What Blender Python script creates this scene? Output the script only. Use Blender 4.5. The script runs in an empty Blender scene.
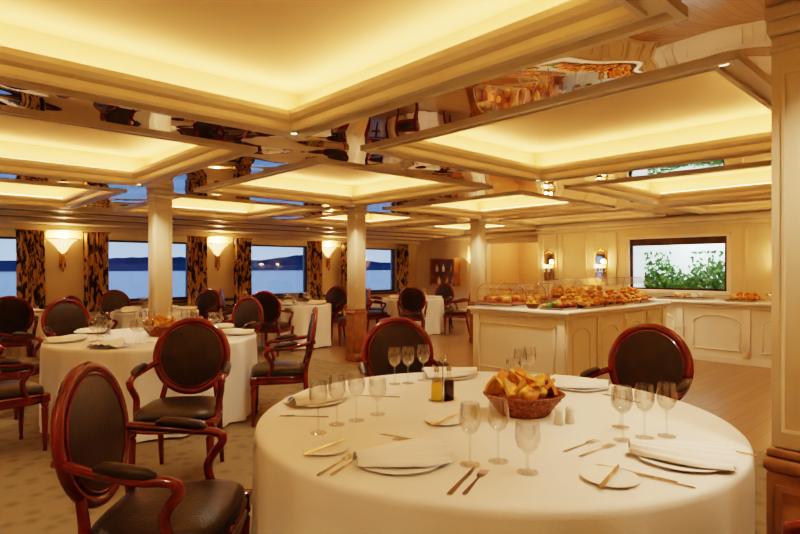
import bpy, math, random
from mathutils import Matrix, Vector
random.seed(7)
TH=math.radians(43); CS,SN=math.cos(TH),math.sin(TH)
def fr(r,d):  # surveyed (right, forward) offsets from the tripod -> room axes
    return (CS*r+SN*d, -SN*r+CS*d)
S=bpy.context.scene
# ---------------------------------------------------------------- materials
MATS={}
def pm(name,col,rough=.5,metal=0,noise=0,nscale=20,bump=0,bscale=60,emit=None,es=0,coat=0,spec=None,trans=0):
    m=bpy.data.materials.new(name); m.use_nodes=True; n=m.node_tree.nodes; l=m.node_tree.links
    b=n['Principled BSDF']; b.inputs['Base Color'].default_value=(*col,1); b.inputs['Roughness'].default_value=rough
    b.inputs['Metallic'].default_value=metal; b.inputs['Coat Weight'].default_value=coat
    b.inputs['Coat Roughness'].default_value=.08
    if spec is not None: b.inputs['Specular IOR Level'].default_value=spec
    if emit: b.inputs['Emission Color'].default_value=(*emit,1); b.inputs['Emission Strength'].default_value=es
    tc=n.new('ShaderNodeTexCoord')
    if noise:
        t=n.new('ShaderNodeTexNoise'); t.inputs['Scale'].default_value=nscale; t.inputs['Detail'].default_value=4
        l.new(tc.outputs['Object'],t.inputs['Vector'])
        r=n.new('ShaderNodeValToRGB'); r.color_ramp.elements[0].position=.35; r.color_ramp.elements[1].position=.65
        r.color_ramp.elements[0].color=(*[c*(1-noise) for c in col],1); r.color_ramp.elements[1].color=(*[min(1,c*(1+noise*.5)) for c in col],1)
        l.new(t.outputs['Fac'],r.inputs['Fac']); l.new(r.outputs['Color'],b.inputs['Base Color'])
    if bump:
        t=n.new('ShaderNodeTexNoise'); t.inputs['Scale'].default_value=bscale; t.inputs['Detail'].default_value=3
        l.new(tc.outputs['Object'],t.inputs['Vector'])
        bp=n.new('ShaderNodeBump'); bp.inputs['Strength'].default_value=bump; bp.inputs['Distance'].default_value=.01
        l.new(t.outputs['Fac'],bp.inputs['Height']); l.new(bp.outputs['Normal'],b.inputs['Normal'])
    MATS[name]=m; return m
cream=pm('cream_paint',(.80,.69,.51),.36,noise=.04,nscale=3)
creamw=pm('cream_wall',(.79,.67,.46),.5,noise=.05,nscale=2)
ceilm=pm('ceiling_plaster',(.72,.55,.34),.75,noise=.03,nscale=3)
white=pm('white_lacquer',(.86,.79,.67),.3,noise=.03,nscale=4)
redwood=pm('mahogany_lacquer',(.17,.012,.007),.2,noise=.45,nscale=9,coat=.6)
leather=pm('brown_leather',(.036,.024,.013),.30,noise=.3,nscale=14,bump=.25,bscale=120)
colwood=pm('column_base_wood',(.36,.17,.06),.35,noise=.3,nscale=8,coat=.3)
darkwood=pm('dark_wood',(.09,.04,.02),.3,noise=.4,nscale=8)
cloth=pm('linen_cloth',(.85,.81,.75),.75,noise=.03,nscale=5,bump=.12,bscale=220)
napk=pm('napkin_linen',(.94,.92,.89),.8,bump=.15,bscale=150)
china=pm('china',(.88,.86,.82),.12,noise=.01)
steel=pm('cutlery_steel',(.62,.58,.54),.12,1)
brass=pm('brass',(.72,.46,.16),.25,1,noise=.1)
wicker=pm('wicker',(.32,.10,.025),.5,noise=.6,nscale=60,bump=1,bscale=90)
bread=pm('bread_crust',(.78,.29,.035),.5,noise=.4,nscale=25,bump=.4,bscale=40)
bread2=pm('pale_bread',(.88,.47,.09),.5,noise=.35,nscale=30,bump=.4,bscale=40)
leaf=pm('leaf_green',(.16,.42,.12),.4,noise=.5,nscale=12)
oil=pm('olive_oil',(.75,.55,.03),.08,noise=.1,coat=.5)
vin=pm('vinegar',(.04,.012,.006),.08,noise=.1,coat=.5)
salad=pm('salad_red',(.45,.08,.03),.5,noise=.6,nscale=40)
strip=pm('cove_light_strip',(1,.8,.5),.5,emit=(1,.65,.31),es=16)
lampglow=pm('lamp_glass_lit',(1,.85,.6),.4,emit=(1,.58,.24),es=3.2)
downg=pm('added_downlight_lens',(1,.85,.6),.4,emit=(1,.8,.5),es=3)  # lens glow of the added downlights
frost=pm('frosted_pane_lit',(.8,.9,1),.5,noise=.35,nscale=3,emit=(.74,.88,.92),es=1.0)
doorw=pm('door_wood',(.20,.09,.035),.35,noise=.4,nscale=5)
shelfw=pm('shelf_wood',(.46,.23,.08),.35,noise=.3,nscale=6)
corr=pm('corridor_paint',(.66,.42,.20),.5,noise=.1)
vent=pm('vent_dark',(.12,.09,.06),.6,noise=.1)
# mirror
mirror=bpy.data.materials.new('warped_mirror'); mirror.use_nodes=True
n=mirror.node_tree.nodes;l=mirror.node_tree.links;b=n['Principled BSDF']
b.inputs['Base Color'].default_value=(.93,.90,.86,1);b.inputs['Metallic'].default_value=1;b.inputs['Roughness'].default_value=.01
tc=n.new('ShaderNodeTexCoord');t=n.new('ShaderNodeTexNoise');t.inputs['Scale'].default_value=1.6;t.inputs['Detail'].default_value=.4;t.inputs['Distortion'].default_value=.4
bp=n.new('ShaderNodeBump');bp.inputs['Strength'].default_value=.27;bp.inputs['Distance'].default_value=.11
l.new(tc.outputs['Object'],t.inputs['Vector']);l.new(t.outputs['Fac'],bp.inputs['Height']);l.new(bp.outputs['Normal'],b.inputs['Normal'])
flatmirror=pm('flat_mirror',(.85,.82,.75),.04,1)
# thin glass
def thin(name,tint,base=.06,edge=.9):
    m=bpy.data.materials.new(name);m.use_nodes=True;n=m.node_tree.nodes;l=m.node_tree.links
    n.remove(n['Principled BSDF']);o=n['Material Output']
    tr=n.new('ShaderNodeBsdfTransparent');tr.inputs[0].default_value=(*tint,1)
    g=n.new('ShaderNodeBsdfGlossy');g.inputs['Roughness'].default_value=.04
    lw=n.new('ShaderNodeLayerWeight');lw.inputs[0].default_value=.2
    mr=n.new('ShaderNodeMapRange');mr.inputs['To Min'].default_value=base;mr.inputs['To Max'].default_value=edge
    l.new(lw.outputs['Facing'],mr.inputs['Value'])
    mx=n.new('ShaderNodeMixShader');l.new(mr.outputs[0],mx.inputs[0]);l.new(tr.outputs[0],mx.inputs[1]);l.new(g.outputs[0],mx.inputs[2])
    l.new(mx.outputs[0],o.inputs[0]);return m
glass=thin('wine_glass_crystal',(.975,.975,.965),.09,.85)
pane=thin('window_pane_glass',(.97,.98,1),.03,.4)
# carpet
def carpetm():
    m=pm('carpet',(.42,.30,.15),.95,bump=.5,bscale=300);n=m.node_tree.nodes;l=m.node_tree.links;b=n['Principled BSDF']
    tc=n.new('ShaderNodeTexCoord');v=n.new('ShaderNodeTexVoronoi');v.inputs['Scale'].default_value=9
    l.new(tc.outputs['Object'],v.inputs['Vector']);r=n.new('ShaderNodeValToRGB')
    r.color_ramp.elements[0].color=(.15,.11,.055,1);r.color_ramp.elements[1].color=(.25,.185,.10,1);r.color_ramp.elements[1].position=.5
    l.new(v.outputs['Distance'],r.inputs['Fac']);l.new(r.outputs['Color'],b.inputs['Base Color']);return m
carpet=carpetm()
def plankm():
    m=pm('floor_planks',(.4,.22,.1),.3,coat=.2);n=m.node_tree.nodes;l=m.node_tree.links;b=n['Principled BSDF']
    tc=n.new('ShaderNodeTexCoord');br=n.new('ShaderNodeTexBrick');br.inputs['Scale'].default_value=1
    br.inputs['Brick Width'].default_value=1.2;br.inputs['Row Height'].default_value=.11;br.inputs['Mortar Size'].default_value=.003
    br.inputs['Color1'].default_value=(.28,.16,.065,1);br.inputs['Color2'].default_value=(.22,.12,.047,1);br.inputs['Mortar'].default_value=(.08,.045,.02,1)
    l.new(tc.outputs['Object'],br.inputs['Vector']);l.new(br.outputs['Color'],b.inputs['Base Color']);return m
plank=plankm()
def curtm():
    m=pm('curtain_brocade',(.05,.03,.02),.6);n=m.node_tree.nodes;l=m.node_tree.links;b=n['Principled BSDF']
    tc=n.new('ShaderNodeTexCoord');mp=n.new('ShaderNodeMapping');mp.inputs['Scale'].default_value=(17,4,4.5)
    t=n.new('ShaderNodeTexNoise');t.inputs['Scale'].default_value=1.2;t.inputs['Detail'].default_value=2;t.inputs['Distortion'].default_value=1.2
    l.new(tc.outputs['Object'],mp.inputs[0]);l.new(mp.outputs[0],t.inputs['Vector'])
    r=n.new('ShaderNodeValToRGB')
    r.color_ramp.elements[0].color=(.045,.027,.018,1);r.color_ramp.elements[0].position=.44;r.color_ramp.elements[1].color=(.68,.45,.17,1);r.color_ramp.elements[1].position=.53
    l.new(t.outputs['Fac'],r.inputs['Fac']);l.new(r.outputs['Color'],b.inputs['Base Color']);return m
curt=curtm()
water=bpy.data.materials.new('lake_water');water.use_nodes=True
n=water.node_tree.nodes;l=water.node_tree.links;b=n['Principled BSDF'];b.inputs['Base Color'].default_value=(.09,.21,.42,1);b.inputs['Roughness'].default_value=.18
tc=n.new('ShaderNodeTexCoord');mp=n.new('ShaderNodeMapping');mp.inputs['Scale'].default_value=(.3,.8,1);t=n.new('ShaderNodeTexNoise');t.inputs['Scale'].default_value=1.0
bp=n.new('ShaderNodeBump');bp.inputs['Strength'].default_value=.4;bp.inputs['Distance'].default_value=.1
l.new(tc.outputs['Object'],mp.inputs[0]);l.new(mp.outputs[0],t.inputs[0]);l.new(t.outputs['Fac'],bp.inputs['Height']);l.new(bp.outputs[0],b.inputs['Normal'])
hill=pm('hill_dusk',(.035,.07,.12),.9,noise=.3,nscale=.02)
shorel=pm('shore_lamp',(1,.8,.5),.5,emit=(1,.7,.35),es=6)
# ---------------------------------------------------------------- mesh builder
class M:
    def __init__(s): s.v=[];s.f=[];s.mi=[];s.sm=[];s.mats=[];s.T=Matrix()
    def m(s,mat):
        if mat not in s.mats: s.mats.append(mat)
        return s.mats.index(mat)
    def add(s,vs,fs,mat,smooth=False):
        o=len(s.v);k=s.m(mat)
        for p in vs: s.v.append(tuple(s.T@Vector(p)))
        for f in fs: s.f.append([i+o for i in f]);s.mi.append(k);s.sm.append(smooth)
    def box(s,x0,x1,y0,y1,z0,z1,mat,ch=0):
        if x0>x1:x0,x1=x1,x0
        if y0>y1:y0,y1=y1,y0
        if ch:
            c=ch;V=[];lv=[(z0,c),(z0+c,0),(z1-c,0),(z1,c)]
            for z,i in lv:
                V+=[(x0+i,y0+i,z),(x1-i,y0+i,z),(x1-i,y1-i,z),(x0+i,y1-i,z)]
            F=[(3,2,1,0),(12,13,14,15)]
            for k in range(3):
                for j in range(4): F.append((k*4+j,k*4+(j+1)%4,k*4+4+(j+1)%4,k*4+4+j))
            s.add(V,F,mat);return
        s.add([(x0,y0,z0),(x1,y0,z0),(x1,y1,z0),(x0,y1,z0),(x0,y0,z1),(x1,y0,z1),(x1,y1,z1),(x0,y1,z1)],
              [(3,2,1,0),(4,5,6,7),(0,1,5,4),(1,2,6,5),(2,3,7,6),(3,0,4,7)],mat)
    def lathe(s,prof,mat,c=(0,0,0),n=20,sx=1,sy=1,rip=None):
        V=[];F=[]
        for i,(r,z) in enumerate(prof):
            for j in range(n):
                a=2*math.pi*j/n;rr=r+(rip(a,i) if rip else 0)
                V.append((c[0]+rr*math.cos(a)*sx,c[1]+rr*math.sin(a)*sy,c[2]+z))
        for i in range(len(prof)-1):
            for j in range(n):
                F.append((i*n+j,i*n+(j+1)%n,(i+1)*n+(j+1)%n,(i+1)*n+j))
        if prof[0][0]>1e-4:F.append(tuple(range(n))[::-1])
        if prof[-1][0]>1e-4:F.append(tuple(range((len(prof)-1)*n,len(prof)*n)))
        s.add(V,F,mat,True)
    def ell(s,c,r,mat,n=14,k=8,R=None):
        V=[];F=[]
        for i in range(k+1):
            p=math.pi*i/k
            for j in range(n):
                a=2*math.pi*j/n;q=Vector((r[0]*math.sin(p)*math.cos(a),r[1]*math.sin(p)*math.sin(a),-r[2]*math.cos(p)))
                if R: q=R@q
                V.append((c[0]+q.x,c[1]+q.y,c[2]+q.z))
        for i in range(k):
            for j in range(n): F.append((i*n+j,i*n+(j+1)%n,(i+1)*n+(j+1)%n,(i+1)*n+j))
        s.add(V,F,mat,True)
    def tube(s,pts,rad,mat,n=10,ref=(1,0,0),closed=False,fl=1.0):
        P=[Vector(p) for p in pts];N=len(P)
        if not hasattr(rad,'__len__'): rad=[rad]*N
        V=[];F=[];ref=Vector(ref)
        for i,p in enumerate(P):
            if closed:t=P[(i+1)%N]-P[i-1]
            else:t=P[min(i+1,N-1)]-P[max(i-1,0)]
            t.normalize();a=ref-t*ref.dot(t)
            if a.length<1e-3:a=Vector((0,1,0))-t*t.y
            a.normalize();b=t.cross(a)
            for j in range(n):
                q=2*math.pi*j/n;V.append(tuple(p+a*math.cos(q)*rad[i]*fl+b*math.sin(q)*rad[i]))
        for i in range(N if closed else N-1):
            k=(i+1)%N
            for j in range(n):F.append((i*n+j,i*n+(j+1)%n,k*n+(j+1)%n,k*n+j))
        if not closed:F+= [tuple(range(n))[::-1],tuple(range((N-1)*n,N*n))]
        s.add(V,F,mat,True)
    def poly(s,pts,h,mat,z=0):  # extruded outline
        n=len(pts);V=[(x,y,z) for x,y in pts]+[(x,y,z+h) for x,y in pts]
        s.add(V,[tuple(range(n))[::-1],tuple(range(n,2*n))]+[(i,(i+1)%n,n+(i+1)%n,n+i) for i in range(n)],mat)
    def mesh(s,name):
        me=bpy.data.meshes.new(name);me.from_pydata(s.v,[],s.f)
        for m in s.mats:me.materials.append(m)
        me.polygons.foreach_set('material_index',s.mi);me.polygons.foreach_set('use_smooth',s.sm)
        me.validate();me.update()
        try: me.set_sharp_from_angle(angle=math.radians(50))
        except Exception: pass
        return me
    def obj(s,name,loc=(0,0,0),rz=0,sc=1):
        return put(s.mesh(name),name,loc,rz,sc)
def put(me,name,loc=(0,0,0),rz=0,sc=1):
    o=bpy.data.objects.new(name,me);S.collection.objects.link(o);o.location=loc;o.rotation_euler=(0,0,rz);o.scale=(sc,sc,sc);return o
# ---------------------------------------------------------------- room dims
XL,YB,YW,XR,XF=-3.45,-2.6,11.4,10.0,11.3
ZC=2.30;ZR=2.70
f=M();f.box(XL,4.9,YB,YW,-.05,0,carpet);f.box(4.9,13.0,YB,YW,-.05,0,plank);f.obj('floor')
# ceiling
c=M()
ZU=2.60
prof=[(0,ZC),(.275,ZC),(.275,2.28),(.31,2.28),(.325,2.305),(.375,2.305),(.375,2.288),(.40,2.288),(.41,2.305),(.41,2.34),(.435,2.355),(.455,2.38),(.455,2.41),(.22,2.41),(.22,ZU)]
def coffer(x0,x1,y0,y1):
    def ring(p,q,mt):
        V=[]
        for o,z in (p,q): V+=[(x0+o,y0+o,z),(x1-o,y0+o,z),(x1-o,y1-o,z),(x0+o,y1-o,z)]
        c.add(V,[(i,(i+1)%4,4+(i+1)%4,4+i) for i in range(4)],mt)
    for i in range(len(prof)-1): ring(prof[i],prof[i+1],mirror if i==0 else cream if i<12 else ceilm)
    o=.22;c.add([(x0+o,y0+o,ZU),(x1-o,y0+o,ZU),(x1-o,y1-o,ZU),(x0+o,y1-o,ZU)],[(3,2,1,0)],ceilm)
    ring((.31,2.425),(.37,2.425),strip);ring((.31,2.411),(.31,2.425),strip);ring((.37,2.411),(.37,2.425),strip)
XS=[XL,-.55,2.35,5.25,8.15];YS=[YB,.46,3.53,6.6,9.67]
for j in range(4):
    xs=XS+[XR if j<3 else XF]
    for i in range(5): coffer(xs[i],xs[i+1],YS[j],YS[j+1])
c.box(XL,XF,9.67,10.25,2.27,2.4,cream);c.box(XL,XF,10.25,10.75,2.22,2.4,cream);c.box(XL,XF,10.75,YW,2.16,2.4,cream)
for y in (9.85,10.0,10.45,10.6): c.box(XL+.2,XF-.3,y,y+.03,2.27 -.006 if y<10.25 else 2.214,2.3,vent)
c.box(XL-.15,13.0,YB-.15,YW+.15,ZR,ZR+.1,ceilm)  # unseen slab above the coffers, added to block light
c.box(XF,13.0,6.5,YW,2.3,2.4,corr)
c.obj('ceiling')
# downlights + spots added to brighten the tables and walls
dl=M();dl.lathe([(.030,0),(.030,-.008),(.022,-.009)],brass,n=16);dl.lathe([(.021,-.009),(.021,-.011)],downg,n=16);dlm=dl.mesh('added_downlight')
def down(x,y,p,ang=115,z=2.305):
    put(dlm,'added_downlight',(x,y,z))
    L=bpy.data.lights.new('added_fill_spot','SPOT');L.energy=p;L.color=(1,.82,.59);L.spot_size=math.radians(ang);L.spot_blend=.9;L.shadow_soft_size=.05
    o=bpy.data.objects.new('added_fill_spot',L);S.collection.objects.link(o);o.location=(x,y,z-.02)
for x in (-.55,2.35,5.25,8.15):
    for y in (.46,3.53,6.6):
        for sx,sy in ((.35,.35),(-.35,-.35)):
            down(x+sx,y+sy,66)
for x in (.9,3.8,6.7,9.6): down(x,10.1,50,z=2.27)
# walls
w=M()
pil=[-3.45,-.55,2.35,5.25,8.15,11.05]
zs,zt=.74,1.93
w.box(XL,XF+.15,YW,YW+.2,0,zs,creamw);w.box(XL,XF+.15,YW,YW+.2,zt,ZR,creamw)
for p in pil: w.box(max(XL,p-.6),min(XF+.15,p+.6),YW,YW+.2,zs,zt,creamw)
w.obj('wall_window')
tr=M();tr.box(XL,XF,YW-.10,YW,zs-.05,zs,darkwood,.008);tr.box(XL,XF,YW-.05,YW,.02,.14,darkwood);tr.box(XL,XF,YW-.14,YW,2.06,2.16,cream,.01);tr.obj('trim_1')
for k in range(5):
    x0=pil[k]+.6;x1=pil[k+1]-.6;g=M();t=.035
    for a in ((x0,x0+t,zs,zt),(x1-t,x1,zs,zt)): g.box(a[0],a[1],YW+.03,YW+.12,a[2],a[3],darkwood)
    g.box(x0+t,x1-t,YW+.03,YW+.12,zs,zs+t+.03,darkwood);g.box(x0+t,x1-t,YW+.03,YW+.12,zt-t,zt,darkwood)
    g.add([(x0+t,YW+.08,zs+t),(x1-t,YW+.08,zs+t),(x1-t,YW+.08,zt-t),(x0+t,YW+.08,zt-t)],[(0,1,2,3)],pane)
    g.obj('window_%d'%(k+1))
# pilaster panels + sconces + curtains
def curtain(x0,x1):
    g=M();nx=48;V=[];F=[]
    for i in range(nx+1):
        u=i/nx
        for k,z in enumerate((.60,1.1,1.6,2.04)):
            gather=[1,.97,.97,1][k];xc=(x0+x1)/2
            V.append((xc+(x0+(x1-x0)*u-xc)*gather,YW-.19+.035*math.sin(u*2*math.pi*5+k*.3),z))
    for i in range(nx):
        for k in range(3):F.append((i*4+k,(i+1)*4+k,(i+1)*4+k+1,i*4+k+1))
    g.add(V,F,curt,True)
    g.tube([(x0-.02,YW-.19,2.05),(x1+.02,YW-.19,2.05)],.012,brass,8,ref=(0,0,1))
    o=g.obj('curtain')
sc=M()
# half-shell uplight, faces -Y
V=[];F=[];n1=32
for i,(r,z) in enumerate([(.03,-.12),(.05,-.08),(.09,.0),(.16,.09),(.225,.135)]):
    for j in range(n1+1):
        a=math.pi+math.pi*j/n1;rr=r*(1+.05*math.cos(j*math.pi))
        V.append((rr*math.cos(a),rr*math.sin(a)*.6,z))
for i in range(4):
    for j in range(n1):F.append((i*(n1+1)+j,i*(n1+1)+j+1,(i+1)*(n1+1)+j+1,(i+1)*(n1+1)+j))
sc.add(V,F,lampglow,True)
sc.tube([(.225*math.cos(math.pi+math.pi*j/n1),.135*math.sin(math.pi+math.pi*j/n1),.137) for j in range(n1+1)],.008,brass,8,ref=(0,0,1))
for j in range(0,n1+1,4):
    a=math.pi+math.pi*j/n1;sc.tube([(r*1.06*math.cos(a),r*1.06*math.sin(a)*.6,z) for r,z in [(.03,-.12),(.05,-.08),(.09,.0),(.16,.09),(.225,.135)]],.004,brass,5,ref=(0,0,1))
sc.lathe([(.0,-.40),(.012,-.38),(.022,-.33),(.012,-.27),(.012,-.20),(.03,-.16),(.035,-.12),(.03,-.10)],brass,(0,-.04,0),12)
sc.box(-.05,.05,-.02,0,-.32,-.02,brass,.006)
scm=sc.mesh('wall_sconce')
def sconce(x,y,z,rz=0,p=18,s=1.12):
    put(scm,'wall_sconce',(x,y,z),rz,s)
    L=bpy.data.lights.new('sconce_lamp','POINT');L.energy=p;L.color=(1,.60,.27);L.shadow_soft_size=.05
    o=bpy.data.objects.new('sconce_lamp',L);S.collection.objects.link(o)
    o.location=(x+math.sin(rz)*.1,y-math.cos(rz)*.1,z+.17)
for p in pil[1:5]:
    curtain(p-.72,p-.29);curtain(p+.29,p+.72);sconce(p,YW-.001,1.77)
curtain(pil[5]-.70,pil[5]-.27)
# right wall
w=M();T=.15;wy0,wy1,wz0,wz1=2.95,4.55,1.02,1.92
w.box(XR,XR+T,YB-.15,wy0,0,ZR,creamw);w.box(XR,XR+T,wy1,6.5,0,ZR,creamw);w.box(XR,XR+T,wy0,wy1,0,wz0,creamw);w.box(XR,XR+T,wy0,wy1,wz1,ZR,creamw)
w.obj('wall_right')
w=M();w.box(XR+T,XF,6.35,6.5,0,ZR,creamw);w.obj('wall_jog')
dy0,dy1,dz=6.9,8.85,2.02
w=M();w.box(XF,XF+T,dy1,YW,0,ZR,creamw);w.box(XF,XF+T,6.35,dy0,0,ZR,creamw);w.box(XF,XF+T,dy0,dy1,dz,ZR,creamw);w.obj('wall_far')
w=M();w.box(13.0,13.15,6.35,9.2,0,ZR,corr);w.obj('wall_corridor_end')
w=M();w.box(XF+T,13.0,9.05,9.2,0,ZR,corr);w.obj('wall_corridor_north')
w=M();w.box(XF+T,13.0,6.35,6.5,0,ZR,corr);w.obj('wall_corridor_south')
d=M();d.box(12.93,12.99,7.0,7.75,0,2.0,doorw,.01)
for z in (.2,1.1): d.box(12.915,12.93,7.1,7.65,z,z+.75,darkwood,.006)
d.lathe([(.0,0),(.025,.01),(.03,.03),(.0,.05)],brass,(12.90,7.68,1.0),10);d.obj('door_1')
w=M();w.box(XL-.15,XL,YB-.15,YW+.2,0,ZR,creamw);w.obj('wall_left')
w=M();w.box(XL-.15,XR+T,YB-.15,YB,0,ZR,creamw);w.obj('wall_back')
t2=M()
def frame_x(X,y0,y1,z0,z1,wd=.03,dp=.018):
    t2.box(X-dp,X,y0,y1,z0,z0+wd,cream,.005);t2.box(X-dp,X,y0,y1,z1-wd,z1,cream,.005)
    t2.box(X-dp,X,y0,y0+wd,z0+wd,z1-wd,cream,.005);t2.box(X-dp,X,y1-wd,y1,z0+wd,z1-wd,cream,.005)
for y0,y1 in ((-2.3,-1.2),(-1.0,.1),(.3,1.4),(1.6,2.7),(4.8,5.25),(5.4,5.95),(6.05,6.4)): frame_x(XR,y0,y1,1.0,2.08)
for y0,y1 in ((.3,1.4),(1.6,2.7),(4.8,5.8),(5.9,6.4)): frame_x(XR,y0,y1,.2,.9)
t2.box(XR-.05,XR,YB,6.5,2.12,2.18,cream,.01);t2.box(XR-.10,XR,YB,6.5,2.18,2.28,cream,.02)
t2.box(XF-.10,XF,6.5,YW-.14,2.16,2.27,cream,.02)
frame_x(XF,9.1,9.5,.2,2.0)
for a in ((dy0-.09,dy0,0,dz+.09),(dy1,dy1+.09,0,dz+.09)): t2.box(XF-.03,XF,a[0],a[1],a[2],a[3],cream,.006)
t2.box(XF-.03,XF,dy0,dy1,dz,dz+.09,cream,.006)
t2.obj('trim_2')
bb=M();bb.box(XR-.02,XR,YB,6.5,0,.13,cream);bb.obj('baseboard_right')
bb=M();bb.box(XF-.02,XF,dy1+.09,YW-.05,0,.13,cream);bb.obj('baseboard_far')
# wooden display shelf on the far wall
p=M();x0=XF-.24;y0,y1,z0,z1=9.75,10.65,.92,1.66
p.box(XF-.02,XF-.001,y0,y1,z0,z1,shelfw)
for a in ((y0,y0+.05,z0,z1),(y1-.05,y1,z0,z1)): p.box(x0,XF-.02,*a,shelfw,.004)
for z in (z0,z1-.05,1.26): p.box(x0,XF-.02,y0+.05,y1-.05,z,z+.04,shelfw,.004)
for y,z in ((9.9,.96),(10.1,.96),(10.4,.96),(9.95,1.30),(10.25,1.30),(10.48,1.30)): p.lathe([(.03,0),(.045,.03),(.04,.12),(.015,.16),(.015,.20),(.0,.21)],brass if y<10.2 else china,(XF-.13,y,z),12)
p.obj('wall_display_shelf')
sconce(XF-.001,9.3,1.5,-math.pi/2,10,1)
# planted window in right wall
g=M();X=XR
for a in ((wy0-.05,wy1+.05,wz0-.06,wz0),(wy0-.05,wy1+.05,wz1,wz1+.06),(wy0-.05,wy0,wz0,wz1),(wy1,wy1+.05,wz0,wz1)):
    g.box(X-.03,X+.02,a[0],a[1],a[2],a[3],white,.005)
g.box(X+.02,X+.05,wy0,wy1,1.80,wz1,darkwood)
for y in (wy0,wy1-.04): g.box(X+.02,X+.05,y,y+.04,wz0,1.80,darkwood)
g.box(X+.05,X+.07,wy0,wy1,wz0,wz0+.03,darkwood)
g.add([(X+.06,wy0,wz0),(X+.06,wy1,wz0),(X+.06,wy1,wz1),(X+.06,wy0,wz1)],[(0,1,2,3)],pane)
g.obj('window_6')
g=M();g.box(X+.8,X+.82,wy0-.3,wy1+.3,wz0-.3,wz1+.2,frost);g.obj('wall_planter_backdrop')
g=M();g.box(X+T,X+.82,wy0-.3,wy1+.3,wz0-.34,wz0-.301,vent);g.obj('trim_3')
g=M();g.box(X+T,X+.82,wy0-.3,wy1+.3,wz1+.2,wz1+.22,vent);g.obj('trim_4')
pl=M();pl.box(X+.25,X+.5,wy0+.1,wy1-.1,wz0-.3,wz0-.05,darkwood)
for i in range(1100):
    y=random.uniform(wy0+.12,wy1-.12);h=abs(random.gauss(0,.22))*(1.4 if abs(y-3.3)<.3 or abs(y-4.2)<.25 else .8);z=wz0-.05+min(h,.7)
    x=X+.38+random.uniform(-.12,.14);R=Matrix.Rotation(random.uniform(0,6.3),3,'X')@Matrix.Rotation(random.uniform(-1,1),3,'Z')
    q=[R@Vector(v) for v in ((0,-.055,0),(0.01,0,.022),(0,.055,0),(0.01,0,-.022))]
    pl.add([(x+v.x,y+v.y,z+v.z) for v in q],[(0,1,2,3)],leaf)
for i in range(40):
    y=random.uniform(wy0+.12,wy1-.12);pl.tube([(X+.38,y,wz0-.06),(X+.37,y+random.uniform(-.05,.05),wz0+.3)],.004,leaf,5)
pl.obj('planter_with_foliage')
L=bpy.data.lights.new('added_foliage_lamp','POINT');L.energy=36;L.color=(.85,.95,1);L.shadow_soft_size=.1  # lamp added inside the recess to brighten the foliage
o=bpy.data.objects.new('added_foliage_lamp',L);S.collection.objects.link(o);o.location=(XR+.25,3.7,wz1+.12)
# wall mirrored sconces (right wall)
ms=M();ms.box(-.11,.11,-.02,0,-.30,.26,brass,.008);ms.box(-.085,.085,-.026,-.02,-.275,.235,flatmirror)
for i in range(7): ms.ell(((i-3)*.03,-.03,.27+.02*(3-abs(i-3))),(.018,.012,.022),brass,8,6)
for s in (-1,1):
    ms.tube([(0,-.03,-.16),(.03*s,-.08,-.2),(.06*s,-.10,-.16),(.06*s,-.10,-.12)],.006,brass,6)
    ms.lathe([(.022,-.12),(.024,-.11),(.01,-.10),(.01,-.03)],china,(.06*s,-.10,0),10)
    ms.lathe([(.045,-.04),(.03,.03)],lampglow,(.06*s,-.10,0),12)
msm=ms.mesh('mirrored_sconce')
for y in (6.22,5.1,2.15):
    put(msm,'mirrored_sconce',(XR-.001,y,1.44),-math.pi/2)
    L=bpy.data.lights.new('candle_lamp','POINT');L.energy=6;L.color=(1,.62,.30);L.shadow_soft_size=.04
    o=bpy.data.objects.new('candle_lamp',L);S.collection.objects.link(o);o.location=(XR-.12,y,1.53)
# columns
cm=M();a=.10
cm.box(-a,a,-a,a,.78,2.20,cream,.012)
cm.box(-.108,.108,-.108,.108,2.14,2.16,cream,.004);cm.box(-.112,.112,-.112,.112,2.20,2.25,cream,.006);cm.box(-.118,.118,-.118,.118,2.25,2.30,cream,.008)
cm.box(-.112,.112,-.112,.112,.12,.70,colwood,.008);cm.box(-.12,.12,-.12,.12,0,.12,colwood,.012);cm.box(-.12,.12,-.12,.12,.70,.75,colwood,.012);cm.box(-.112,.112,-.112,.112,.75,.78,colwood,.006)
for s in (-1,1):
    for k in (0,1):
        for z0,z1,u0,u1 in ((.16,.18,-.085,.085),(.64,.66,-.085,.085),(.18,.64,-.085,-.065),(.18,.64,.065,.085)):
            if k:cm.box(s*.112,s*.118,u0,u1,z0,z1,colwood)
            else:cm.box(u0,u1,s*.112,s*.118,z0,z1,colwood)
        for u0,u1,z0,z1 in ((-.07,.07,.84,.85),(-.07,.07,2.06,2.07),(-.07,-.06,.85,2.06),(.06,.07,.85,2.06)):
            if k:cm.box(s*a,s*(a+.004),u0,u1,z0,z1,cream)
            else:cm.box(u0,u1,s*a,s*(a+.004),z0,z1,cream)
cmm=cm.mesh('column')
for x,y in ((2.35,6.6),(5.25,6.6),(8.15,6.6),(2.345,.425),(-.55,6.6)): put(cmm,'column',(x,y,0))
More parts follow.
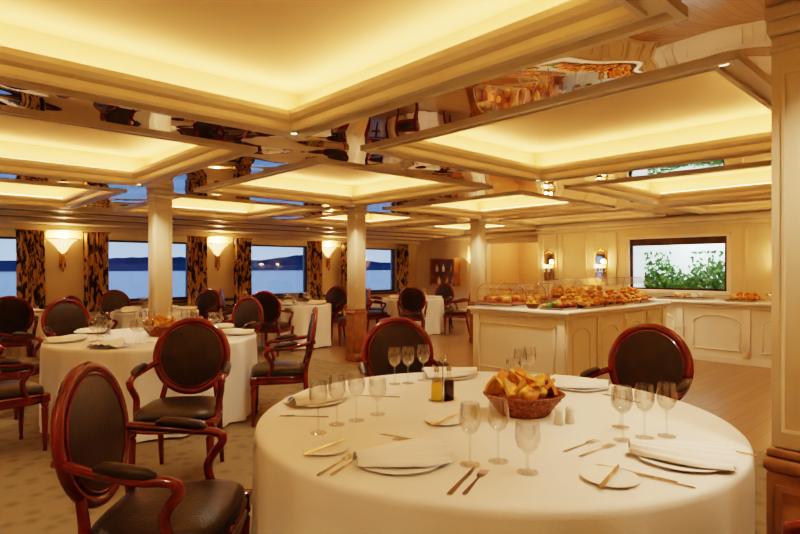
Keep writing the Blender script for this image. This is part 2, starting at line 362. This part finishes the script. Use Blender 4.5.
# ---------------------------------------------------------------- chair
def chair_mesh():
    g=M()
    tilt=math.radians(9);B=Matrix.Translation((0,-.235,.50))@Matrix.Rotation(tilt,4,'X')
    g.T=B;A,Hh,zc=.245,.25,.275;N=44
    ring=[(A*math.cos(2*math.pi*i/N),0,zc+Hh*math.sin(2*math.pi*i/N)) for i in range(N)]
    g.tube(ring,.024,redwood,12,ref=(0,1,0),closed=True,fl=.85)
    ring2=[((A-.028)*math.cos(2*math.pi*i/N),.016,zc+(Hh-.028)*math.sin(2*math.pi*i/N)) for i in range(N)]
    g.tube(ring2,.006,redwood,6,ref=(0,1,0),closed=True)
    for s in (1,-1):
        V=[(0,s*.034,zc)];F=[];K=5
        for k in range(1,K+1):
            u=k/K
            for i in range(N):
                q=2*math.pi*i/N;V.append(((A-.018)*u*math.cos(q),s*(.012+.024*(1-u**2.5)),zc+(Hh-.018)*u*math.sin(q)))
        for i in range(N):
            F.append((0,1+i,1+(i+1)%N))
            for k in range(K-1):F.append((1+k*N+i,1+(k+1)*N+i,1+(k+1)*N+(i+1)%N,1+k*N+(i+1)%N))
        g.add(V,F,leather,True)
    g.T=Matrix()
    for s in (-1,1):
        g.tube([(.20*s,-.215,.40),(.185*s,-.225,.50),(.165*s,-.25,.60)],[.024,.02,.018],redwood,10)
        g.tube([(.20*s,-.215,.43),(.20*s,-.225,.30),(.205*s,-.25,.15),(.21*s,-.285,0)],[.026,.023,.019,.015],redwood,10)
        g.lathe([(.013,0),(.016,.02),(.012,.03),(.017,.10),(.024,.30),(.026,.33),(.018,.34),(.028,.355),(.028,.365),(.02,.375)],redwood,(.235*s,.235,0),14)
        g.box(.235*s-.028,.235*s+.028,.207,.263,.375,.44,redwood,.005)
        pts=[(.225*s,-.30,.735),(.245*s,-.24,.725),(.275*s,-.12,.705),(.29*s,0,.69),(.285*s,.085,.685),(.283*s,.125,.67),(.282*s,.13,.64),(.275*s,.10,.60),(.262*s,.075,.55),(.258*s,.085,.49),(.25*s,.11,.43)]
        P=[Vector(p) for p in pts];Q=[]
        for i in range(len(P)-1):
            p0=P[max(i-1,0)];p1=P[i];p2=P[i+1];p3=P[min(i+2,len(P)-1)]
            for k in range(4):
                t=k/4;Q.append(.5*((2*p1)+(-p0+p2)*t+(2*p0-5*p1+4*p2-p3)*t*t+(-p0+3*p1-3*p2+p3)*t**3))
        Q.append(P[-1]);g.tube(Q,[.019]*len(Q),redwood,10,fl=1.15)
        g.tube([(.27*s,-.15,.725),(.277*s,-.12,.732),(.288*s,-.04,.722),(.29*s,.03,.712),(.287*s,.06,.70)],[.012,.022,.025,.022,.012],leather,10,fl=1.15)
        g.ell((.285*s,.128,.665),(.024,.022,.024),redwood,12,8)
    def outline(grow,n=40):
        out=[]
        for i in range(n):
            q=2*math.pi*i/n;cx,cy=math.cos(q),math.sin(q);e=.42
            x=math.copysign(abs(cx)**e,cx);y=math.copysign(abs(cy)**e,cy)
            wx=.235+.03*(y+1)/2+grow;out.append((x*wx,y*(.24+grow)+.01+ (.02*(1-x*x) if y>0 else 0)))
        return out
    def loft(levels,mat):
        V=[];F=[]
        for gr,z in levels:V+=[(x,y,z) for x,y in outline(gr)]
        n=40
        for k in range(len(levels)-1):
            for i in range(n):F.append((k*n+i,k*n+(i+1)%n,(k+1)*n+(i+1)%n,(k+1)*n+i))
        F+=[tuple(range(n))[::-1],tuple(range((len(levels)-1)*n,len(levels)*n))];g.add(V,F,mat,True)
    loft([(-.012,.365),(0,.372),(.006,.385),(0,.398),(0,.425),(.006,.432),(-.002,.442)],redwood)
    loft([(-.012,.44),(-.002,.455),(-.008,.48),(-.03,.497),(-.08,.51),(-.14,.518),(-.2,.521)],leather)
    return g.mesh('dining_chair')
chm=chair_mesh()
def chairw(x,y,fx,fy): return put(chm,'dining_chair',(x,y,0),math.atan2(-fx,fy))
def chair(r,d,f_r,f_d,back=True):
    L=math.hypot(f_r,f_d);f_r/=L;f_d/=L
    if back:r+=.25*f_r;d+=.25*f_d
    x,y=fr(r,d);a,b=fr(f_r,f_d);return chairw(x,y,a,b)
chair(-1.14,2.12,1,.06)
chair(-1.49,3.95,.12,-1)
chair(-.86,5.2,-1,-.2)
chair(-.01,4.0,.2,-1)
chair(1.40,3.36,-.7,-.7,False)
chair(-3.05,4.2,.6,.8,False)
chair(-3.78,5.35,1,0,False)
chair(-3.9,6.5,1.3,-1)
chair(-1.95,7.0,-.5,-.9)
chairw(1.58,.26,0,1)
# ---------------------------------------------------------------- tables
def table(x,y,R,amp=.018,folds=16):
    g=M();n=160;ph=random.uniform(0,6)
    prof=[(.001,.75),(R*.5,.75),(R-.03,.75),(R-.012,.747),(R-.003,.738),(R,.72),(R+.002,.66),(R+.002,.58),(R+.002,.42),(R+.002,.22),(R+.004,.02)]
    k=[0,0,0,0,0,.1,.5,.9,1.2,1.4,1.6]
    g.lathe(prof,cloth,n=n,rip=lambda a,i:k[i]*amp*(math.sin(folds*a+ph)+.5*math.sin(folds*1.7//1*a+ph*2)+.4*math.sin(5*a)-.6))
    g.lathe([(.25,0),(.25,.03),(.05,.06),(.05,.70),(R*.8,.72),(R*.8,.735)],darkwood,n=24)
    return g.obj('dining_table',(x,y,0))
x,y=fr(.395,2.50);table(x,y,1.015,.010,19)
x,y=fr(-2.33,5.3);table(x,y,.93,.016,18)
FT=[(5.47,8.6,.62),(8.4,8.6,.66),(3.05,8.75,.62),(1.4,9.85,.5)]
for a in FT: table(*a,.02,12)
for x,y,an in ((5.47,8.6,(20,150,215,325)),(8.4,8.6,(10,110,170,225,300)),(3.05,8.75,(30,100,200,330)),(1.4,9.85,(200,260))):
    for q in an:
        q=math.radians(q);D=1.0 if x!=1.4 else .87;chairw(x+D*math.cos(q),y+D*math.sin(q),-math.cos(q),-math.sin(q))
# ---------------------------------------------------------------- tableware
g=M();g.lathe([(.034,0),(.034,.002),(.012,.006),(.004,.012),(.0035,.095),(.008,.10),(.026,.115),(.036,.14),(.037,.165),(.031,.205),(.0295,.205),(.035,.165),(.034,.14),(.024,.118),(.004,.104)],glass,n=24);wgm=g.mesh('wine_glass')
g=M();g.lathe([(.031,0),(.031,.002),(.01,.006),(.004,.012),(.004,.05),(.010,.056),(.030,.075),(.037,.10),(.034,.145),(.0325,.145),(.0355,.10),(.028,.077),(.003,.06)],glass,n=24);tbm=g.mesh('water_goblet')
g=M();g.lathe([(.08,0),(.085,.003),(.145,.010),(.147,.012),(.145,.013),(.09,.007),(.001,.006)],china,n=40);plm=g.mesh('dinner_plate')
g=M();g.lathe([(.05,0),(.053,.003),(.085,.009),(.086,.011),(.055,.006),(.001,.005)],china,n=32);spm=g.mesh('side_plate')
def nap():
    # gathered at one end, fanned into soft pleats at the other
    g=M();nx,ny=36,48
    V=[];F=[]
    for i in range(nx+1):
        u=i/nx
        x=-.16+.29*u
        wd=.028+.095*min(1,u*1.5)**.8
        for j in range(ny+1):
            v=j/ny*2-1
            z=.004+(.034*(1-v*v)**.6)*(1-.55*u)+.014*abs(math.sin(v*2.5*math.pi))*(.35+.65*u)*(1-abs(v)**8)
            V.append((x+.035*math.cos(v*1.5)*u+.008*math.sin(v*2.5*math.pi*2)*u,v*wd,z))
    for i in range(nx):
        for j in range(ny):F.append((i*(ny+1)+j,(i+1)*(ny+1)+j,(i+1)*(ny+1)+j+1,i*(ny+1)+j+1))
    g.add(V,F,napk,True)
    V2=[(x,y,0) for x,y,z in V];g.add(V2,[f[::-1] for f in F],napk,True)
    return g.mesh('folded_napkin')
npm=nap()
g=M();g.poly([(-.004,-.10),(.004,-.10),(.007,-.09),(.003,.02),(.004,.035),(.011,.045),(.012,.06),(-.012,.06),(-.011,.045),(-.004,.035),(-.003,.02),(-.007,-.09)],.003,steel)
for i in range(4):
    x=-.0105+i*.007;g.poly([(x-.0018,.059),(x+.0018,.059),(x+.0008,.10),(x-.0008,.10)],.0025,steel)
fkm=g.mesh('fork')
g=M();g.poly([(-.006,-.11),(.006,-.11),(.008,-.10),(.006,.0),(.0075,.01),(.009,.06),(.005,.10),(-.003,.115),(-.005,.01),(-.0055,0),(-.008,-.10)],.003,steel);knm=g.mesh('knife')
ZT=.7505
def pl_(me,name,rd,z=ZT,rz=0,sc=1):
    x,y=fr(*rd);return put(me,name,(x,y,z),rz-TH,sc)
for r,d in ((-.322,2.18),(-.262,2.30),(-.186,2.36),(-.03,3.10),(.045,3.12),(.135,3.20),(.231,1.83),(.33,1.86),(.66,3.04),(.73,3.12),(.84,2.09),(.935,2.12),(1.03,2.14)): pl_(wgm,'wine_glass',(r,d))
for r,d in ((.405,1.76),(.61,2.98),(-.10,2.46),(.90,2.26)): pl_(tbm,'water_goblet',(r,d),sc=1.1)
sett=[((0,1.86),25),((.95,1.88),-15),((-.42,2.70),60),((.97,3.02),150),((.30,3.32),180)]
for (r,d),a in sett:
    pl_(plm,'dinner_plate',(r,d));pl_(npm,'folded_napkin',(r,d),ZT+.0135,math.radians(a))
for r,d in ((-.265,1.98),(.19,2.34),(.645,1.70)):
    pl_(spm,'side_plate',(r,d));pl_(knm,'knife',(r,d),ZT+.0115,-.6)
for r,d,a,k in ((-.17,1.83,-25,0),(-.21,1.83,-25,0),(.19,1.69,-25,1),(.228,1.68,-25,0),(.03,2.10,60,1),(.07,2.05,60,0),(.66,2.02,-50,0),(.70,1.97,-50,0),(.745,1.75,50,1),(.785,1.70,50,0),(1.14,1.99,50,1),(-.42,2.42,85,0),(-.12,2.80,80,1),(.66,2.70,80,1),(1.10,2.75,30,0)):
    pl_(knm if k else fkm,'knife' if k else 'fork',(r,d),ZT,math.radians(a),1.1)
# bread basket
g=M();prof2=[(.085,0),(.09,.005)]
for i in range(9): prof2+=[(.095+.006*i+(.004 if i%2 else 0),.008+.009*i)]
prof2+=[(.155,.088),(.158,.094),(.150,.097),(.143,.085),(.09,.02),(.001,.015)]
g.lathe(prof2,wicker,n=48,sx=1.15,sy=.9,rip=lambda a,i:.003*math.sin(24*a+(i%2)*math.pi) if 1<i<12 else 0)
for i in range(16):
    q=random.uniform(0,6.3);rr=random.uniform(0,.09);g.ell((rr*math.cos(q)*1.1,rr*math.sin(q)*.85,.075+random.uniform(0,.04)),(.045,.03,.026),bread if i%2 else bread2,12,8,Matrix.Rotation(random.uniform(0,3),3,'Z')@Matrix.Rotation(random.uniform(-.5,.5),3,'Y'))
for i in range(24):
    q=random.uniform(0,6.3);rr=random.uniform(0,.13)
    g.T=Matrix.Translation((rr*math.cos(q)*1.1,rr*math.sin(q)*.8,.115+.035*(1-rr/.13)+random.uniform(-.01,.02)))@Matrix.Rotation(random.uniform(0,6),4,'Z')@Matrix.Rotation(random.uniform(.5,1.5),4,'X')
    g.poly([(-.035,-.03),(-.01,-.036),(.02,-.036),(.04,-.025),(.038,.0),(.02,.03),(.004,.05),(-.012,.035),(-.03,.005)],.016,bread2 if i%3 else bread)
g.T=Matrix();bkm=g.mesh('bread_basket');pl_(bkm,'bread_basket',(.55,2.46))
# cruet set
g=M();g.lathe([(.0,0),(.085,0),(.085,.006),(.0,.008)],steel,n=24,sx=.9,sy=.6)
for s,mt in ((-1,oil),(1,vin)):
    g.lathe([(.024,.008),(.026,.012),(.026,.08),(.022,.095)],mt,(.035*s,0,0),16)
    g.lathe([(.0225,.095),(.010,.12),(.009,.145)],glass,(.035*s,0,0),16);g.lathe([(.012,.143),(.013,.16),(.005,.168)],steel,(.035*s,0,0),12)
g.tube([(0,0,.005),(0,0,.19)],.003,steel,6);g.tube([(.018*math.cos(i*.52),0,.205+.018*math.sin(i*.52)) for i in range(12)],.0025,steel,6,ref=(0,1,0),closed=True)
g.obj('cruet_set',(*fr(.21,2.72),ZT),-.3)
g=M();g.lathe([(.014,0),(.016,.004),(.013,.03),(.015,.045),(.009,.055),(.0,.057)],china,n=14);shm=g.mesh('salt_shaker')
pl_(shm,'salt_shaker',(.66,2.30),sc=1.25);pl_(shm,'salt_shaker',(.71,2.32),sc=1.25)
def dress(x,y,R,n,ph=0):
    for i in range(n):
        a=ph+2*math.pi*i/n;c_,s_=math.cos(a),math.sin(a)
        put(plm,'dinner_plate',(x+(R-.19)*c_,y+(R-.19)*s_,ZT));put(npm,'folded_napkin',(x+(R-.19)*c_,y+(R-.19)*s_,ZT+.0135),a)
        for q in ((.15,.42),(.38,.40)) if R<.8 else ((.13,.42),(.26,.36),(.38,.42)):
            put(wgm,'wine_glass',(x+(R-q[1])*math.cos(a+q[0]),y+(R-q[1])*math.sin(a+q[0]),ZT))
x,y=fr(-2.33,5.3);dress(x,y,.93,7,.3);put(bkm,'bread_basket',(x+.05,y-.0,ZT))
for i,(x,y,R) in enumerate(FT): dress(x,y,R,5 if R>.55 else 3,.4*i)
# ---------------------------------------------------------------- buffet
def counter(name,x0,x1,y0,y1,H,panelY=None,panelX=None,seg=3):
    g=M();g.box(x0+.03,x1-.03,y0+.03,y1-.03,0,.09,white);g.box(x0+.04,x1-.04,y0+.04,y1-.04,.09,H-.10,white)
    g.box(x0+.02,x1-.02,y0+.02,y1-.02,H-.10,H-.07,white,.008);g.box(x0,x1,y0,y1,H-.07,H-.04,white,.01);g.box(x0-.03,x1+.03,y0-.03,y1+.03,H-.04,H,china,.01)
    def fr2(axis,pos,u0,u1,z0,z1,arch=False):
        w_=.02;dp=.014
        def b(a,b_,c_,d_):
            if axis=='Y':g.box(a,b_,pos-dp,pos,c_,d_,white,.004)
            else:g.box(pos-dp,pos,a,b_,c_,d_,white,.004)
        b(u0,u1,z0,z0+w_)
        b(u0,u0+w_,z0+w_,z1);b(u1-w_,u1,z0+w_,z1)
        if arch:
            um=(u0+u1)/2;ru=(u1-u0)/2-.01;pts=[]
            for k in range(13):
                q=math.pi*k/12;u=um+ru*math.cos(q);z=z1+.12*math.sin(q)
                pts.append((u,pos-.007,z) if axis=='Y' else (pos-.007,u,z))
            g.tube(pts,.011,white,6,ref=(0,1,0) if axis=='Y' else (1,0,0))
        else:b(u0,u1,z1,z1+w_)
    if panelY:
        for k in range(panelY):
            L=(x1-x0)/panelY;u0=x0+k*L;fr2('Y',y0+.04,u0+.17,u0+L-.10,.18,H-.32,True)
            g.box(u0+.04,u0+.13,y0+.015,y0+.04,.09,H-.10,white,.006)
            for q in range(3): g.box(u0+.055+.022*q,u0+.065+.022*q,y0+.008,y0+.015,.15,H-.16,white)
        g.box(x1-.13,x1-.04,y0+.015,y0+.04,.09,H-.10,white,.006)
    if panelX:
        for k in range(panelX):
            L=(y1-y0)/panelX;u0=y0+k*L;fr2('X',x0+.04,u0+.17,u0+L-.10,.18,H-.2 if panelX==1 else H-.32,panelX>1)
            g.box(x0+.015,x0+.04,u0+.04,u0+.13,.09,H-.10,white,.006)
        g.box(x0+.015,x0+.04,y1-.13,y1-.04,.09,H-.10,white,.006)
        nd=int((y1-y0)/.05)
        for k in range(nd): g.box(x0+.008,x0+.02,y0+.03+k*.05,y0+.055+k*.05,H-.095,H-.072,white)
    nd=int((x1-x0)/.05)
    for k in range(nd): g.box(x0+.03+k*.05,x0+.055+k*.05,y0+.008,y0+.02,H-.095,H-.072,white)
    return g.obj(name)
HC=.92;HS=HC+.001
counter('buffet_island',5.41,8.13,3.15,4.51,HC,4,1)
counter('buffet_counter',9.06,9.94,-.4,6.0,.90,None,7)
def tray(name,w_,d_,mats,n,loc,rz=0,h=.05):
    g=M();g.box(-w_/2,w_/2,-d_/2,d_/2,0,.012,steel,.003)
    for a in ((-w_/2,w_/2,-d_/2,-d_/2+.012),(-w_/2,w_/2,d_/2-.012,d_/2),(-w_/2,-w_/2+.012,-d_/2+.012,d_/2-.012),(w_/2-.012,w_/2,-d_/2+.012,d_/2-.012)): g.box(a[0],a[1],a[2],a[3],.012,.03,steel)
    for i in range(n):
        u=random.uniform(-.38,.38);v=random.uniform(-.38,.38)
        g.ell((u*w_,v*d_,.042+random.uniform(0,h)*(1-2.2*abs(v))),(random.uniform(.035,.05),random.uniform(.025,.035),random.uniform(.02,.03)),random.choice(mats),10,6,Matrix.Rotation(random.uniform(0,3),3,'Z'))
    return g.obj(name,loc,rz)
for i,x in enumerate((6.15,6.65,7.15,7.65)): tray('bread_tray',.46,.46,[bread,bread2],44,(x,3.45,HS),h=.18)
tray('salad_tray',.34,.3,[salad,leaf,bread2],26,(5.70,3.42,HS))
for x in (7.0,7.36,7.72): put(bkm,'bread_basket',(x,4.2,HS),.4*x,1.1)
put(bkm,'bread_basket',(5.64,3.74,HS),1,.62)
def dome(x,y,z,rz=0,s=1.15):
    g=M();g.box(-.24,.24,-.15,.15,.0,.05,steel,.01);g.box(-.22,.22,-.13,.13,.05,.06,salad)
    for i in range(18): g.ell((random.uniform(-.18,.18),random.uniform(-.09,.09),.08),(.04,.03,.03),random.choice([bread2,bread,salad]),8,6)
    n=14;V=[];F=[]
    for i in range(n+1):
        q=math.pi*i/n
        for k in (-1,1):V.append((k*.23,.145*math.cos(q),.055+.185*math.sin(q)))
    for i in range(n):F.append((2*i,2*i+1,2*i+3,2*i+2))
    g.add(V,F,glass,True)
    for k in (0,1): g.add([V[2*i+k] for i in range(n+1)],[tuple(range(n+1))],glass)
    for k in (-1,1): g.tube([(k*.23,.145*math.cos(math.pi*i/n),.055+.185*math.sin(math.pi*i/n)) for i in range(n+1)],.007,steel,6)
    g.tube([(-.23,0,.24),(.23,0,.24)],.006,steel,6,ref=(0,0,1))
    g.tube([(-.06,-.135,.13),(-.06,-.17,.13),(.06,-.17,.13),(.06,-.135,.13)],.006,steel,6,ref=(0,0,1));g.obj('chafing_dish',(x,y,z),rz,s)
dome(5.63,4.19,HS,-math.pi/2);dome(6.06,4.19,HS,-math.pi/2);dome(6.49,4.19,HS,-math.pi/2)
# sneeze guard
g=M()
for x in (5.98,6.6,7.3,8.0):
    g.tube([(x,3.74,0),(x,3.74,.28),(x,3.70,.33),(x,3.60,.34)],.008,steel,8)
g.add([(5.9,3.76,.345),(8.05,3.76,.345),(8.05,3.5,.348),(5.9,3.5,.348)],[(0,1,2,3)],glass)
g.add([(5.9,3.5,.348),(8.05,3.5,.348),(8.05,3.34,.27),(5.9,3.34,.27)],[(0,1,2,3)],glass)
g.tube([(5.9,3.5,.348),(8.05,3.5,.348)],.005,steel,6,ref=(0,0,1));g.tube([(5.9,3.34,.27),(8.05,3.34,.27)],.004,steel,6,ref=(0,0,1))
g.obj('sneeze_guard',(0,0,HS))
g=M()
for i in range(12): g.lathe([(.08,.0+i*.008),(.13,.012+i*.008),(.131,.015+i*.008),(.08,.006+i*.008)],china,n=28)
psm=g.mesh('plate_stack')
for p in ((7.90,3.9,HS),(9.5,1.3,.901),(9.5,5.6,.901)): put(psm,'plate_stack',p)
tray('bread_tray',.4,.5,[bread,bread2],30,(9.45,2.55,.901),math.pi/2,h=.13)
tray('serving_tray',.7,.5,[china,bread2],14,(9.45,3.4,.901),math.pi/2)
tray('bread_tray',.4,.5,[bread,salad],26,(9.45,4.3,.901),math.pi/2,h=.1)
g=M();g.lathe([(.07,0),(.08,.01),(.03,.03),(.09,.07),(.15,.11),(.152,.115),(.09,.08),(.001,.06)],steel,n=28)
for i in range(16): q=random.uniform(0,6.3);rr=random.uniform(0,.09);g.ell((rr*math.cos(q),rr*math.sin(q),.11+.06*(1-rr/.09)),(.035,.035,.033),random.choice([salad,bread,oil]),10,7)
fbm=g.mesh('fruit_bowl');put(fbm,'fruit_bowl',(9.45,5.0,.901));put(fbm,'fruit_bowl',(9.40,2.12,.901))
# ---------------------------------------------------------------- outside
g=M();g.add([(-3000,12.2,0),(3000,12.2,0),(3000,3000,0),(-3000,3000,0)],[(0,1,2,3)],water);g.obj('water',(0,0,-3))
g=M();N=320
for layer,(D,h0,h1) in enumerate(((900,9,9),(1500,20,30))):
    V=[];F=[]
    for i in range(N+1):
        x=-2500+6000*i/N;h=h0+h1*(.5+.5*math.sin(i*.065+layer*2))*(.6+.4*math.sin(i*.2+1))+random.uniform(0,3)
        V+=[(x,D+layer*2,-3),(x,D+60,h-3)]
    for i in range(N):F.append((2*i,2*i+2,2*i+3,2*i+1))
    g.add(V,F,hill,True)
for i in range(26): g.ell((random.uniform(-300,2600),896,random.uniform(-1.5,1.5)),(1.1,1.1,1.1),shorel,6,4)
g.obj('far_shore_hills')
W=bpy.data.worlds.new('World');S.world=W;W.use_nodes=True;n=W.node_tree.nodes;l=W.node_tree.links
bg=n['Background'];tc=n.new('ShaderNodeTexCoord');sp=n.new('ShaderNodeSeparateXYZ');r=n.new('ShaderNodeValToRGB')
r.color_ramp.elements[0].position=0;r.color_ramp.elements[0].color=(.40,.55,.82,1);r.color_ramp.elements[1].position=.5;r.color_ramp.elements[1].color=(.10,.20,.50,1)
e=r.color_ramp.elements.new(.12);e.color=(.28,.45,.80,1)
l.new(tc.outputs['Generated'],sp.inputs[0]);l.new(sp.outputs['Z'],r.inputs[0]);l.new(r.outputs[0],bg.inputs[0]);bg.inputs[1].default_value=1.15
L=bpy.data.lights.new('corridor_lamp','POINT');L.energy=34;L.color=(1,.7,.4);L.shadow_soft_size=.1
o=bpy.data.objects.new('corridor_lamp',L);S.collection.objects.link(o);o.location=(12.2,8,2.1)
# ---------------------------------------------------------------- camera
cam=bpy.data.cameras.new('camera');cam.lens=36*554/800;cam.sensor_width=36;cam.shift_y=.00125;cam.clip_end=6000;cam.clip_start=.05
co=bpy.data.objects.new('camera',cam);S.collection.objects.link(co);co.location=(0,0,1.4);co.rotation_euler=(math.radians(90),0,-TH);S.camera=co
S.view_settings.view_transform='Filmic'
try: S.view_settings.look='High Contrast'
except Exception: pass
S.view_settings.exposure=.2
